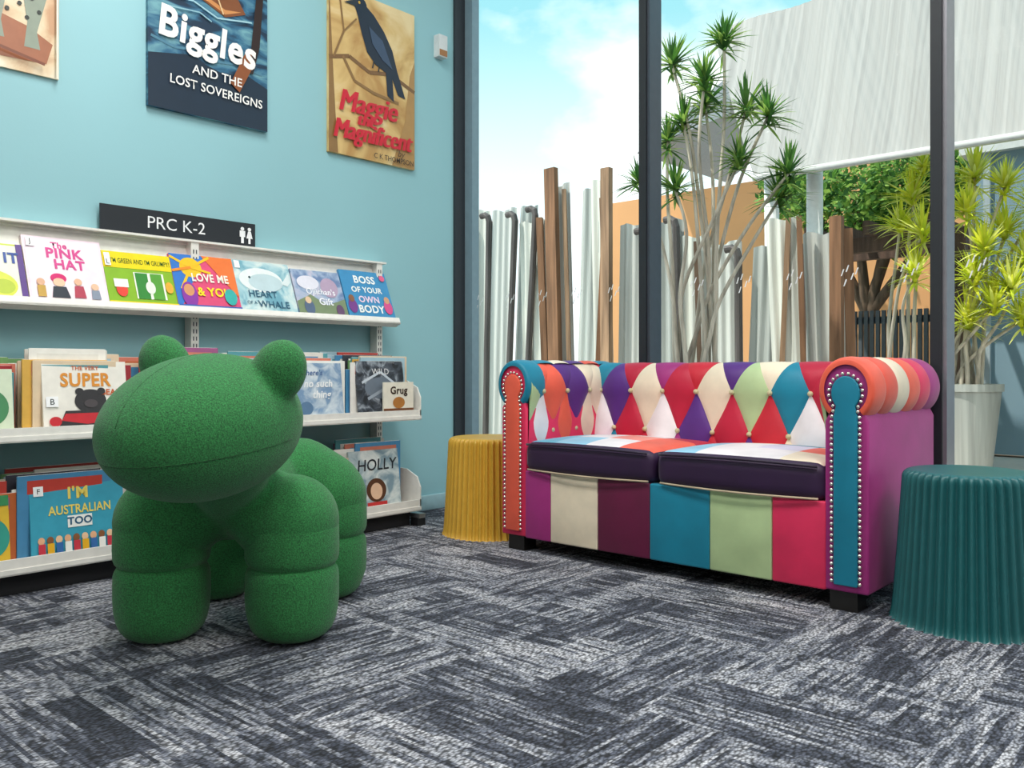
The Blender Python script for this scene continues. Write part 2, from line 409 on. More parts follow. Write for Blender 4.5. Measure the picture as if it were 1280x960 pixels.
def rbox(name,x0,x1,y0,y1,z0,z1,r,nx,ny,nz,matfn,bul,parent):
    B=Bld()
    def proc(p):
        x,y,z=p; ix=max(x0+r,min(x1-r,x)); iy=max(y0+r,min(y1-r,y)); rz=min(r,(z1-z0)/2-.001); iz=max(z0+rz,min(z1-rz,z))
        d=Vector((x-ix,y-iy,z-iz)); 
        if d.length>1e-9: d=d.normalized()*r
        q=Vector((ix,iy,iz))+Vector((d.x,d.y,d.z*rz/r))
        tx=(q.x-x0)/(x1-x0); ty=(q.y-y0)/(y1-y0); 
        if z>(z0+z1)/2: q.z+=bul*max(0,math.sin(pi*tx))**.6*max(0,math.sin(pi*ty))**.6
        q.y-= .012*math.sin(pi*max(0,min(1,tx))) if y<y0+r else 0
        return q
    def face(o,du,dv,nu,nv):
        for i in range(nu):
            for j in range(nv):
                ps=[Vector(o)+Vector(du)*(i+a)/nu+Vector(dv)*(j+b)/nv for a,b in ((0,0),(1,0),(1,1),(0,1))]
                c=sum(ps,Vector())/4; B.addm([proc(p) for p in ps],[(0,1,2,3)],matfn(c))
    X,Y,Z=x1-x0,y1-y0,z1-z0
    face((x0,y0,z1),(X,0,0),(0,Y,0),nx,ny); face((x0,y1,z0),(X,0,0),(0,-Y,0),nx,ny)
    face((x0,y0,z0),(X,0,0),(0,0,Z),nx,nz); face((x1,y1,z0),(-X,0,0),(0,0,Z),nx,nz)
    face((x0,y1,z0),(0,-Y,0),(0,0,Z),ny,nz); face((x1,y0,z0),(0,Y,0),(0,0,Z),ny,nz)
    o=B.make(name,parent)
    bm=bmesh.new(); bm.from_mesh(o.data); bmesh.ops.remove_doubles(bm,verts=bm.verts,dist=1e-5); bm.to_mesh(o.data); bm.free()
    return o
DK='#2c0f38'
for nm,xa,xb,cols in (('left',-.588,-.004,[['#5fb0cc','#8fc4dd',WHITE,CORAL],['#7fc0d8',WHITE,'#ef8f80',CORAL],[MAG,CORAL,WHITE,CRIM]]),('right',.004,.588,[['#8fc4dd',WHITE,WHITE,CREAM],['#8fc4dd',WHITE,'#d9d3e6',CORAL],[CRIM,CREAM,TEAL,CREAM]])):
    def mf(c,xa=xa,xb=xb,cols=cols):
        if c.z>.4235 and c.y>-.285:
            i=int((c.x-xa)/(xb-xa)*4); j=int((c.y+.31)/(.47)*3); return V(cols[max(0,min(2,j))][max(0,min(3,i))])
        return V(DK)
    rbox('seat_cushion_%s'%nm,xa,xb,-.31,.16,.308,.424,.035,24,24,8,mf,.022,sofa)
    B=Bld(); B.tube([(xa+.02+(xb-xa-.04)*i/16,-.315-.011*math.sin(pi*i/16),.414+.006*math.sin(pi*i/16)) for i in range(17)],.0045,V('#25102e'),8)
    B.tube([(xa+.02+(xb-xa-.04)*i/16,-.308-.011*math.sin(pi*i/16),.318-.004*math.sin(pi*i/16)) for i in range(17)],.0035,V('#b9a78c'),8)
    B.make('seat_piping_%s'%nm,sofa)
B=Bld()
for sx in (-1,1):
    for sy in (-.26,.25):
        B.box((sx*(AC-.01),sy,.0275),(.08,.07,.055),M('#100c0a',.5))
B.box((0,-.2,.05),(1.25,.04,.015),M('#100c0a',.5))
B.make('feet',sofa,smooth=False)

# ------------------------------------------------------------------ pleated stools
def stool(name,loc,hexc,rb,rt,h):
    g=grp(name,loc); N=44; seg=N*8; mat=M(hexc,.42,0,'plain'); B=Bld()
    prof=[(rb+.006,0,1),(rb+.002,.004,1)]
    for i in range(1,22):
        t=i/21; prof.append((rb+(rt-rb)*(t**.85),.004+(h-.03)*t,1))
    prof+= [(rt,h-.018,.9),(rt-.002,h-.009,.6),(rt-.007,h-.003,.3),(rt-.015,h,.1),(rt-.03,h+.0,.0),(rt-.045,h-.001,0),(.001,h-.001,0)]
    vs=[];f=[]
    for (r,z,a) in prof:
        for k in range(seg):
            th=2*pi*k/seg; c=math.cos(N*th); c=(abs(c)**.8)*(1 if c>0 else -1)
            rr=r+.0075*a*c; vs.append((rr*math.cos(th),rr*math.sin(th),z))
    for j in range(len(prof)-1):
        for k in range(seg):
            k2=(k+1)%seg; f.append((j*seg+k,j*seg+k2,(j+1)*seg+k2,(j+1)*seg+k))
    B.addm(vs,f,mat); B.make('pleated_shell',g)
    return g
stool('pleated_stool',(-2.565,2.68,0),'#d2a53a',.188,.166,.412)
stool('pleated_stool.001',(-.672,2.63,0),'#1f5f62',.192,.163,.42)

# ------------------------------------------------------------------ green pony seat
pony=grp('green_animal_chair',(-2.211,1.330,0),TH)
FELT=M('#256f37',.9,0,'felt')
def ell(bm,c,r,rot=None,taper=0,seg=40):
    ret=bmesh.ops.create_uvsphere(bm,u_segments=seg,v_segments=seg//2,radius=1)
    for v in ret['verts']:
        p=v.co.copy(); k=1-taper*(-p.y)
        p=Vector((p.x*r[0]*k,p.y*r[1],p.z*r[2]*k))
        if rot: p=rot@p
        v.co=p+Vector(c)
def caps(bm,a,b,ra,rb,n=10):
    a=Vector(a);b=Vector(b)
    for i in range(n+1):
        t=i/n; r=ra+(rb-ra)*t; ell(bm,a.lerp(b,t),(r,r,r),seg=24)
def remeshed(name,bm,vox,it,mat,parent):
    me=bpy.data.meshes.new(name); bm.to_mesh(me); bm.free(); o=bpy.data.objects.new(name,me); S.collection.objects.link(o)
    r=o.modifiers.new('r','REMESH'); r.mode='VOXEL'; r.voxel_size=vox
    s=o.modifiers.new('s','SMOOTH'); s.iterations=it; s.factor=.5
    bpy.context.view_layer.update()
    m2=bpy.data.meshes.new_from_object(o.evaluated_get(bpy.context.evaluated_depsgraph_get()))
    bpy.data.objects.remove(o); m2.materials.clear(); m2.materials.append(mat)
    for p in m2.polygons: p.use_smooth=True
    o=bpy.data.objects.new(name,m2); S.collection.objects.link(o); o.parent=parent; return o
bm=bmesh.new()
ZS=.190
for sx in (-1,1):
    caps(bm,(sx*.170,-.21,ZS+.115),(sx*.160,-.205,.30),.122,.120)
    caps(bm,(sx*.160,-.205,.29),(sx*.06,-.20,.36),.122,.10)
    caps(bm,(sx*.168,.21,ZS+.115),(sx*.155,.205,.31),.126,.132)
    caps(bm,(sx*.155,.205,.315),(sx*.09,.18,.36),.132,.132)
caps(bm,(0,.16,.360),(0,-.16,.345),.135,.100)
caps(bm,(0,-.19,.37),(.05,-.36,.50),.100,.105)
remeshed('body',bm,.009,8,FELT,pony)
for i,(x,y) in enumerate(((-.17,-.21),(.17,-.21),(-.168,.21),(.168,.21))):
    B=Bld(); R=.120 if y<0 else .124; prof=[(.001,0),(.05,.001),(.075,.006),(.092,.016),(.104,.03),(.112,.05),(R-.002,.08),(R,.11),(R,.15),(R-.001,.17),(R-.004,.180),(R-.009,ZS-.001),(R-.013,ZS+.002),(R-.009,ZS+.006),(R-.004,ZS+.012),(R,ZS+.024),(R+.001,ZS+.05),(R,ZS+.10),(R-.01,ZS+.13),(.05,ZS+.15),(.001,ZS+.152)]
    vs=[];f=[];n=48
    for r,z in prof:
        for k in range(n): vs.append((x+r*math.cos(2*pi*k/n),y+r*math.sin(2*pi*k/n),z))
    for j in range(len(prof)-1):
        for k in range(n):
            k2=(k+1)%n; f.append((j*n+k,j*n+k2,(j+1)*n+k2,(j+1)*n+k))
    B.addm(vs,f,FELT); o=B.make('leg_%d'%(i+1),pony)
yaw=math.radians(-24)
hr=Matrix.Rotation(yaw,3,'Z')@Matrix.Rotation(math.radians(8),3,'X')
hc=Vector((.022,-.45,.566))
HX,HY,HZ=.208,.255,.170
bm=bmesh.new(); ell(bm,hc,(HX,HY,HZ),hr,taper=.03,seg=64)
for s in (-1,1):
    off=Vector((.162,.070,.128)) if s>0 else Vector((-.205,.085,.145))
    ec=hc+Matrix.Rotation(yaw,3,'Z')@off
    er=Matrix.Rotation(yaw,3,'Z')@Matrix.Rotation(math.radians(s*35),3,'Y')
    ell(bm,ec,(.068,.054,.082),er,seg=28)
remeshed('head',bm,.0075,6,FELT,pony)
SE=M('#1b5829',.95,0,'felt')
B=Bld()
def hp(p,k=1.0):
    tp=1-.03*(-p[1]); q=Vector((p[0]*HX*tp,p[1]*HY,p[2]*HZ*tp))*k; return hc+hr@q
pts=[hp((0,math.cos(a),math.sin(a)),.995) for a in [math.radians(60+ i*8) for i in range(14)]]
B.tube(pts,.0016,SE,6)
zc=-.22; cc=math.sqrt(1-zc*zc)
pts=[hp((math.sin(a)*cc,-math.cos(a)*cc,zc),.996) for a in [math.radians(-110+i*7) for i in range(32)]]
B.tube(pts,.0018,SE,6)
B.make('head_seams',pony)

# ------------------------------------------------------------------ book shelving
WHT=M('#efece4',.45,0,'plain')
sh=grp('library_bookshelf',(0,0,0)); B=Bld()
Y0,Y1=-.2,2.60
for yy in (-.16,.743,1.653,2.563):
    B.box((XL+.03,yy,.60),(.05,.032,1.20),WHT)
    z=.12
    while z<1.18:
        B.box((XL+.0558,yy-.006,z),(.0012,.004,.016),M('#55585c',.6)); B.box((XL+.0558,yy+.006,z),(.0012,.004,.016),M('#55585c',.6)); z+=.028
B.make('uprights',sh,smooth=False)
B=Bld(); YC=(Y0+Y1)/2; YL=Y1-Y0
for (zb,zt) in ((.475,.520),(.068,.118)):
    B.box((-2.912,YC,(zb+zt)/2),(.008,YL,zt-zb),WHT)
    B.box(((XL-2.91)/2+.02,YC,zb+.012),(.27,YL,.015),WHT)
    for yy in (Y1-.003,):
        prof=[(-3.17,zb),(-2.908,zb),(-2.908,zt+.055),(-2.93,zt+.10),(-3.0,zt+.13),(-3.17,zt+.14)]
        n=len(prof); B.addm([(a,yy-.003,c) for a,c in prof]+[(a,yy+.003,c) for a,c in prof],[tuple(range(n)),tuple(range(n,2*n))[::-1]]+[(i,(i+1)%n,(i+1)%n+n,i+n) for i in range(n)],WHT)
B.make('lower_shelves',sh,smooth=False)
B=Bld()
def slopept(a,n): return Vector((-3.082-.385*a+.923*n, 0, .905+.923*a+.385*n))
def slab(a0,a1,n0,n1,y0,y1,mat):
    ps=[slopept(a0,n0),slopept(a1,n0),slopept(a1,n1),slopept(a0,n1)]
    v=[(p.x,y0,p.z) for p in ps]+[(p.x,y1,p.z) for p in ps]
    B.addm(v,[(0,1,2,3),(7,6,5,4),(0,4,5,1),(1,5,6,2),(2,6,7,3),(3,7,4,0)],mat)
slab(0,.318,-.004,0,Y0,Y1,WHT); slab(-.008,.0,-.004,.034,Y0,Y1,WHT); slab(-.008,.022,.030,.034,Y0,Y1,WHT); slab(.300,.318,-.004,.012,Y0,Y1,WHT)
B.box((XL+.03,YC,1.197),(.06,YL,.008),WHT)
B.addm([(XL+.02,Y1,1.19),(XL+.02,Y1,.93),(-3.09,Y1,.90),(-3.19,Y1,1.19)],[(0,1,2,3)],WHT)
B.make('display_shelf',sh,smooth=False)
B=Bld(); B.box((-3.06,YC,.035),(.22,YL-.06,.066),M('#15161a',.7)); B.box((-3.05,Y1-.0,.045),(.30,.035,.02),M('#b9bbbd',.3,.8)); B.box((-2.93,Y1-.0,.018),(.05,.045,.036),M('#1b1b1d',.5))
B.make('kick_base',sh,smooth=False)

WM=Matrix(((0,0,1,0),(1,0,0,0),(0,1,0,0),(0,0,0,1)))  # local X->+Y, Y->+Z, Z->+X
def wallframe(x,y,z): return Matrix.Translation((x,y,z))@WM
g=grp('shelf_sign',mat=wallframe(-3.19,1.306,1.202))
cover('sign_board',g,0,0,.626,.098,0,.006,'#14181f',[('t','PRC K-2',.46,.5,.66,'#f2f2f2',{'sx':1.02}),
  ('e',.905,.74,.013,.075,'#f2f2f2'),('p',[(.885,.66),(.925,.66),(.925,.4),(.915,.4),(.915,.14),(.895,.14),(.895,.4),(.885,.4)],'#f2f2f2'),
  ('e',.955,.74,.013,.075,'#f2f2f2'),('p',[(.945,.66),(.965,.66),(.978,.36),(.963,.36),(.963,.14),(.947,.14),(.947,.36),(.932,.36)],'#f2f2f2')])
g=grp('wall_sensor',mat=wallframe(XL,2.955,2.27)); bb=Bld(); bb.box((.028,.055,.02),(.056,.11,.04),M('#d8dcdc',.4)); bb.box((.028,.02,.041),(.05,.03,.003),M('#a8713c',.4)); bb.make('sensor_case',g,smooth=False)

# ---- posters
def artmat(name,a,b,c,scale,st=(1,1,1)):
    m,nt,bs=nodes_mat(name); tc=nt.nodes.new('ShaderNodeTexCoord'); mp=nt.nodes.new('ShaderNodeMapping'); mp.inputs['Scale'].default_value=st
    n=nt.nodes.new('ShaderNodeTexNoise'); n.inputs['Scale'].default_value=scale; n.inputs['Detail'].default_value=5; n.inputs['Distortion'].default_value=.8
    nt.links.new(tc.outputs['Object'],mp.inputs[0]); nt.links.new(mp.outputs[0],n.inputs['Vector'])
    r=nt.nodes.new('ShaderNodeValToRGB'); nt.links.new(n.outputs[0],r.inputs[0]); r.color_ramp.elements[0].position=.38; r.color_ramp.elements[1].position=.66
    r.color_ramp.elements[0].color=lin(a); r.color_ramp.elements[1].color=lin(c); e=r.color_ramp.elements.new(.5); e.color=lin(b)
    nt.links.new(r.outputs[0],bs.inputs['Base Color']); bs.inputs['Roughness'].default_value=.5; return m
g=grp('adventure_book_cover_poster',mat=wallframe(XL+.001,1.485,1.695))
cover('poster_board',g,0,0,.508,.74,0,.018,'#20405c',[
 ('p',[(.0,.0),(1,.0),(1,.24),(.8,.29),(.6,.26),(.3,.31),(0,.27)],'#15273a'),
 ('l',[(.02,.36),(.2,.33),(.4,.35)],.02,'#4f7f95'),('l',[(.5,.31),(.7,.33),(.95,.31)],.016,'#4f7f95'),
 ('p',[(.08,.60),(.30,.66),(.62,.57),(.80,.62),(.72,.70),(.35,.74),(.12,.70)],'#7d4a2a'),
 ('p',[(.12,.615),(.30,.67),(.62,.585),(.76,.625),(.62,.61),(.3,.69)],'#c98a52'),
 ('p',[(.25,.70),(.33,.70),(.36,.82),(.31,.87),(.24,.80)],'#c58a58'),('e',.31,.90,.035,.028,'#8b5a34'),
 ('p',[(.38,.70),(.47,.69),(.50,.80),(.44,.86),(.38,.80)],'#d39a64'),('e',.45,.89,.035,.028,'#5b3722'),
 ('p',[(.53,.66),(.60,.66),(.62,.76),(.56,.80)],'#b57b48'),('e',.58,.82,.03,.025,'#4a2c1c'),
 ('l',[(.30,.80),(.18,.60)],.012,'#e0c090'),('l',[(.47,.80),(.60,.58)],.012,'#e0c090'),
 ('l',[(.05,.585),(.35,.60),(.55,.55),(.85,.585)],.012,'#9fc6cf'),('l',[(.10,.53),(.4,.55),(.5,.52)],.01,'#8cb8c4'),
 ('p',[(.985,1.0),(.93,1.0),(.84,.42),(.80,.30),(.86,.30),(.92,.46)],'#2a1712'),
 ('p',[(.84,.44),(.80,.42),(.66,.22),(.74,.18),(.86,.34)],'#8a4d26'),
 ('t','Biggles',.48,.42,.22,'#f4f2ec',{'bold':.030,'rot':-.10,'sx':.88}),
 ('t','AND THE',.55,.235,.066,'#f4f2ec',{'bold':.012,'rot':-.03}),
 ('t','LOST SOVEREIGNS',.55,.15,.066,'#f4f2ec',{'bold':.012,'rot':-.04,'sx':.96}),
],matbg=artmat('poster_water_print','#0f2c44','#2c6484','#6fa3ad',7,(1,3,1)))
g=grp('bird_book_cover_poster',mat=wallframe(XL+.001,2.305,1.675))
RDT='#cf1f34'
def dbl(txt,x,y,sz,**kw):
    return [('t',txt,x+d,y,sz,RDT,dict(kw)) for d in (-.010,-.004,.003,.010)]
cover('poster_board',g,0,0,.505,.755,0,.016,'#caa468',[
 ('p',[(.0,0),(.10,0),(.07,.25),(.05,.45),(.02,.8),(.0,1)],'#8d6a3d'),('p',[(1,0),(.72,0),(.88,.3),(.94,.6),(1,.7)],'#b08850'),
 ('l',[(.0,.56),(.22,.60),(.45,.54),(.70,.57),(1,.50)],.035,'#7d5a34'),('l',[(.15,.59),(.28,.46),(.50,.42),(.80,.40)],.028,'#8d6a3d'),('l',[(.05,.57),(.16,.74),(.12,.92)],.02,'#8d6a3d'),('l',[(.16,.74),(.3,.84)],.014,'#8d6a3d'),
 ('p',[(.27,.93),(.38,.95),(.50,.90),(.62,.82),(.72,.72),(.78,.60),(.88,.44),(.79,.45),(.72,.54),(.74,.40),(.66,.43),(.64,.57),(.52,.60),(.42,.66),(.36,.76),(.31,.87)],'#1b2436'),
 ('e',.34,.935,.075,.045,'#1b2436'),('p',[(.30,.96),(.16,.915),(.30,.915)],'#2a2f38'),('e',.33,.945,.013,.009,'#d8a93a'),
 ('p',[(.44,.82),(.60,.76),(.72,.60),(.60,.64),(.48,.72)],'#3b4c66'),
 ('l',[(.50,.62),(.48,.57)],.014,'#20262e'),('l',[(.56,.60),(.55,.56)],.014,'#20262e')]
 +dbl('Maggie',.45,.325,.185,shear=.3,rot=.03,sx=.88)+dbl('the',.42,.232,.11,shear=.3)+dbl('Magnificent',.50,.150,.165,shear=.3,rot=.02,sx=.80)+[
 ('t','by',.82,.078,.06,'#4a2c1c',{'shear':.3}),
 ('t','C K THOMPSON',.73,.032,.046,'#3b2c22',{'bold':.008,'sx':.95}),
],matbg=artmat('poster_tan_print','#b98e52','#d9b878','#ecd6a4',4))
g=grp('leopard_book_cover_poster',mat=wallframe(XL+.001,.665,1.712))
cover('poster_board',g,0,0,.507,.72,0,.010,'#cdb28c',[
 ('p',[(.45,.16),(.60,.05),(.92,.06),(.96,.16),(.80,.22),(.58,.26)],'#a5684a'),
 ('p',[(.50,.62),(.66,.70),(.80,.95),(.97,1.0),(.97,.62),(.93,.40),(.86,.20),(.88,.12),(.78,.12),(.80,.24),(.76,.42),(.68,.38),(.64,.22),(.66,.14),(.57,.14),(.58,.26),(.56,.44)],'#8f9a8a'),
 ]+[('e',.60+.32*(i*.618%1),.24+.66*(i/34),.014,.010,'#2e332f') for i in range(34)]+[('l',[(.45,.05),(.55,.10),(.9,.05)],.02,'#7c4630'),('l',[(.3,.2),(.45,.4),(.3,.6)],.03,'#a5452e'),('l',[(.98,.0),(.98,1)],.012,'#efe6d2')],
 matbg=artmat('poster_sand_print','#c79c78','#e0c8a4','#efe4cc',6))

# ---- face-out books on the sloped display
X_=Vector((0,1,0)); Yv=Vector((-.385,0,.923)); Zv=Vector((.923,0,.385))
def slopeframe(y):
    o=slopept(0,.002); return Matrix(((X_.x,Yv.x,Zv.x,o.x),(X_.y,Yv.y,Zv.y,y),(X_.z,Yv.z,Zv.z,o.z),(0,0,0,1)))
bk=grp('display_picture_books',mat=slopeframe(0))
def bcover(i,x0,w,h,bg,els,z=.002,mb=None): cover('book_%d'%i,bk,x0,.001,w,h,z+.0,.012,bg,els,mb)
bcover(1,.76,.275,.22,'#c8d84a',[('r',.0,.0,.97,.97,'#e8e8d8'),('e',.6,.3,.3,.25,'#d9e04a'),('e',.75,.28,.12,.12,'#b7c93a'),('p',[(.93,0),(1,0),(1,1),(.93,1)],'#5a3a86'),('t','IT',.86,.75,.24,'#2c4f9a',{'bold':.03}),('l',[(.5,.1),(.7,.5)],.03,'#d86a2a')])
bcover(2,1.039,.257,.262,'#f3dde6',[('r',.03,.03,.94,.94,'#f8e6ee'),('t','The',.45,.88,.12,'#d84a90',{'bold':.03}),('t','PINK',.5,.76,.20,'#d84a90',{'bold':.03}),('t','HAT',.55,.60,.19,'#d84a90',{'bold':.03}),
 ('e',.38,.40,.10,.07,'#d6246e'),('e',.38,.34,.075,.06,'#f0c8a8'),('p',[(.30,.28),(.46,.28),(.50,.12),(.27,.12)],'#2f3640'),('e',.62,.36,.05,.05,'#e8b898'),('p',[(.57,.30),(.68,.30),(.70,.13),(.55,.13)],'#b8465a'),('e',.83,.30,.05,.05,'#e8c0a0'),('p',[(.78,.25),(.88,.25),(.89,.12),(.77,.12)],'#8a93a4'),('e',.15,.33,.05,.05,'#e0b090'),('p',[(.10,.28),(.2,.28),(.2,.12),(.10,.12)],'#c8a04a'),
 ('r',.04,.84,.10,.13,'#ffffff'),('t','J',.09,.905,.10,'#222222'),('t','by Andrew Joyner',.5,.05,.055,'#c84a86')])
bcover(3,1.297,.253,.232,'#8ab82c',[('r',0,.72,1,.28,'#f0d818'),('t',"I'M GREEN AND I'M GRUMPY!",.54,.84,.12,'#2c5a1a',{'bold':.008,'sx':.60}),('r',.40,.20,.44,.46,'#f4f2e6'),('r',.42,.20,.18,.45,'#3a8a3a'),('r',.64,.20,.17,.45,'#5aa03a'),('e',.62,.40,.07,.11,'#e8f0e0'),('e',.20,.34,.08,.12,'#e84a3a'),('r',.10,.38,.2,.14,'#f2f2e8'),('e',.9,.42,.06,.10,'#e8b03a'),('r',0,0,1,.14,'#e8d41c'),('t','Alison Lester',.5,.07,.10,'#3a5a1a',{'bold':.01}),('r',.02,.74,.08,.22,'#ffffff'),('t','L',.06,.8,.12,'#222222')])
bcover(4,1.548,.26,.248,'#e0507a',[('p',[(0,0),(0,1),(.55,1)],'#3a78c8'),('e',.3,.78,.17,.17,'#f4c224'),('p',[(.5,1),(1,1),(1,.3)],'#f07a3a'),('l',[(0,.95),(.3,.78),(.1,.4)],.04,'#f4c224'),('l',[(.3,.78),(.62,.98)],.04,'#f4c224'),('l',[(.3,.78),(.6,.7)],.04,'#f4c224'),('l',[(0,.7),(.3,.78)],.04,'#f4902a'),('t','LOVE ME',.57,.60,.19,'#f6f0e0',{'bold':.03,'sx':.78}),('t','& YOU',.60,.36,.20,'#f6e024',{'bold':.03,'sx':.9}),('e',.20,.30,.12,.22,'#8c3aa0'),('e',.20,.38,.08,.10,'#d8986a'),('e',.85,.30,.10,.14,'#3ab0a8'),('r',0,0,1,.13,'#2f5fb0'),('t','OLIVER',.6,.065,.09,'#ffffff')],z=.004)
bcover(5,1.809,.262,.25,'#a8c8d0',[('e',.45,.66,.38,.22,'#e9f0ee'),('e',.52,.62,.30,.16,'#c3d8dc'),('p',[(.80,.62),(.96,.82),(.97,.66),(.9,.58)],'#dfeaea'),('e',.25,.70,.02,.02,'#2f4650'),('t','HEART',.42,.40,.17,'#2b5a74',{'bold':.01}),('t','OF A',.20,.24,.08,'#2b5a74'),('t','WHALE',.58,.22,.17,'#2b5a74',{'bold':.01}),('t','ANNA PIGNATARO',.5,.06,.06,'#3b6a80'),('r',.03,.85,.09,.13,'#ffffff')],mb=artmat('book_sea_print','#6fa7b8','#a7cdd4','#d8e6e2',14))
bcover(6,2.078,.25,.235,'#9fb0c8',[('p',[(0,.35),(.3,.5),(.6,.3),(1,.45),(1,0),(0,0)],'#7f8f6a'),('e',.3,.74,.22,.14,'#e6e4ee'),('e',.72,.66,.18,.20,'#b8a0b8'),('t',"Ojiichan's",.52,.56,.17,'#f7f7fb',{'bold':.015,'sx':.92}),('t','Gift',.58,.36,.19,'#f7f7fb',{'bold':.02}),('e',.22,.24,.10,.16,'#5a6a84'),('e',.22,.38,.06,.07,'#e6c4a0'),('e',.84,.2,.08,.12,'#6a4a6a')],mb=artmat('book_lilac_print','#6d86ae','#9fb2cc','#c8c4d4',14))
bcover(7,2.332,.262,.255,'#3f8fc0',[('t','BOSS',.5,.82,.20,'#f4f8f4',{'bold':.03}),('t','OF YOUR',.5,.62,.15,'#f4f8f4',{'bold':.03}),('t','OWN',.5,.43,.17,'#f0d8ec',{'bold':.03}),('t','BODY',.5,.24,.20,'#f4f8f4',{'bold':.03}),('e',.12,.3,.09,.14,'#7a3a8a'),('e',.12,.44,.06,.07,'#8a5a3a'),('e',.88,.3,.09,.14,'#d8508a'),('e',.88,.44,.06,.07,'#d8a07a'),('r',0,0,1,.1,'#28467a'),('e',.9,.88,.06,.06,'#e8608a')],z=.005)
bcover(8,.50,.25,.24,'#d88a3a',[('e',.5,.5,.3,.3,'#f4e0a0'),('t','FOX',.5,.8,.2,'#7a2a1a')])
bcover(9,.23,.25,.22,'#4a8a6a',[('e',.5,.5,.3,.3,'#e0f0e0'),('t','FROG',.5,.8,.2,'#1a4a2a')])
bcover(10,-.05,.25,.25,'#7a5aa8',[('e',.5,.5,.3,.3,'#f0e0f0')])
# ---- stacks of books on lower shelves
pal=['#c8443a','#e8e4da','#4f8fba','#e0b050','#7aa86a','#a85a8a','#d8806a','#3a3a44','#a8c8d4','#c86a3a','#e8d0b0','#5aa0a8','#f2efe6','#a83038','#f4f0e8','#dcd8cc']
rs=random.Random(21)
def stack(i,parent,y0,w,zb,h,n,front,els,mb=None):
    B=Bld(); x=-3.165; k=0
    while True:
        t=rs.uniform(.0035,.009); hh=h*rs.uniform(.84,1.20); dy=rs.uniform(-.085,.045); ww=w*rs.uniform(.85,1.05)
        if x+t>-2.972: break
        R=Matrix.Rotation(rs.uniform(-.012,.012),3,'Z')
        c=pal[(k*7+i*3+rs.randint(0,3))%len(pal)]
        B.box((x+t/2,y0+w/2+dy,zb+hh/2),(t,ww,hh),M(c,.4),R)
        B.box((x+t/2,y0+w/2+dy,zb+hh+.0004),(t*.55,ww-.006,.001),M('#f4f1ea',.8),R)
        B.box((x+t+.0004,y0+w/2+dy,zb+hh*.86),(.0006,ww*.8,hh*.16),M(pal[(k*5+2)%len(pal)],.4),R)
        x+=t+.0022; k+=1
    B.make('stacked_books_%d'%i,parent,smooth=False)
    m=wallframe(-2.958,y0,zb)@Matrix.Rotation(math.radians(-7),4,'X')
    e=bpy.data.objects.new('front_book_%d'%i,None); S.collection.objects.link(e); e.parent=parent; e.matrix_local=m
    cover('front_cover_%d'%i,e,0,0,w,h,0,.010,front,els,mb)
sk=grp('shelved_picture_books',(0,0,0)); zb=.502
stack(1,sk,.70,.25,zb,.20,16,'#d8e4c8',[('e',.7,.4,.25,.3,'#4a8a5a')])
stack(2,sk,1.036,.268,zb,.225,17,'#f2ede2',[('t','THE VERY',.5,.90,.085,'#c8602a',{'bold':.02}),('t','SUPER',.5,.72,.27,'#e0902c',{'bold':.03,'sx':.9}),('t','BEAR',.80,.54,.12,'#c8602a',{'bold':.03}),('e',.55,.42,.19,.17,'#2e2a2c'),('e',.42,.56,.05,.05,'#2e2a2c'),('e',.68,.56,.05,.05,'#2e2a2c'),('p',[(.15,0),(.25,.28),(.85,.28),(.98,0)],'#2e2a2c'),('p',[(.25,.24),(.85,.24),(.92,.14),(.5,.08),(.2,.14)],'#c8202c'),('e',.55,.38,.08,.06,'#4a4244'),('r',.03,.34,.14,.15,'#ffffff'),('t','B',.1,.41,.12,'#222222'),('e',.13,.13,.07,.07,'#c8202c')])
stack(3,sk,1.40,.24,zb,.235,17,'#7a9ab8',[('e',.5,.5,.3,.3,'#e8d8b0'),('t','OCEAN',.5,.85,.15,'#ffffff')])
stack(4,sk,1.68,.24,zb,.225,16,'#d8b8a0',[('e',.5,.4,.3,.3,'#7a4a3a')])
stack(5,sk,1.945,.262,zb,.225,17,'#a8b8c8',[('t',"There's",.45,.82,.14,'#4a6a9a',{'bold':.02,'shear':.2}),('t','no such',.55,.62,.19,'#f4f4f4',{'bold':.02,'shear':.2}),('t','thing',.6,.42,.19,'#f4f4f4',{'bold':.02,'shear':.2}),('e',.3,.18,.12,.12,'#5a7a9a')],artmat('book_grey_print','#7a98b8','#b4c4d2','#dde4e8',16))
stack(6,sk,2.285,.262,zb,.235,17,'#3a4048',[('e',.5,.5,.35,.2,'#6a7480'),('l',[(.1,.6),(.5,.8),(.9,.5)],.04,'#c8d0d8'),('l',[(.2,.3),(.6,.5),(.8,.3)],.05,'#9aa4ae'),('t','WILD',.5,.8,.16,'#e8e8e8')],artmat('book_dark_print','#1c2026','#464c56','#a8b0b8',22))
e=bpy.data.objects.new('front_book_small',None); S.collection.objects.link(e); e.parent=sk; e.matrix_local=wallframe(-2.935,2.40,.52)
cover('small_cover',e,0,0,.17,.125,0,.008,'#f0ead8',[('t','Grug',.5,.7,.36,'#3a2a1a',{'bold':.03}),('e',.5,.28,.2,.2,'#b87a3a'),('r',0,0,1,.08,'#7a4a2a')])
zb=.095
stack(7,sk,.69,.25,zb,.215,17,'#e0b83a',[('e',.75,.4,.25,.3,'#3a9a8a'),('e',.8,.65,.10,.10,'#c83a2a'),('r',0,.85,1,.15,'#3f8f5a')])
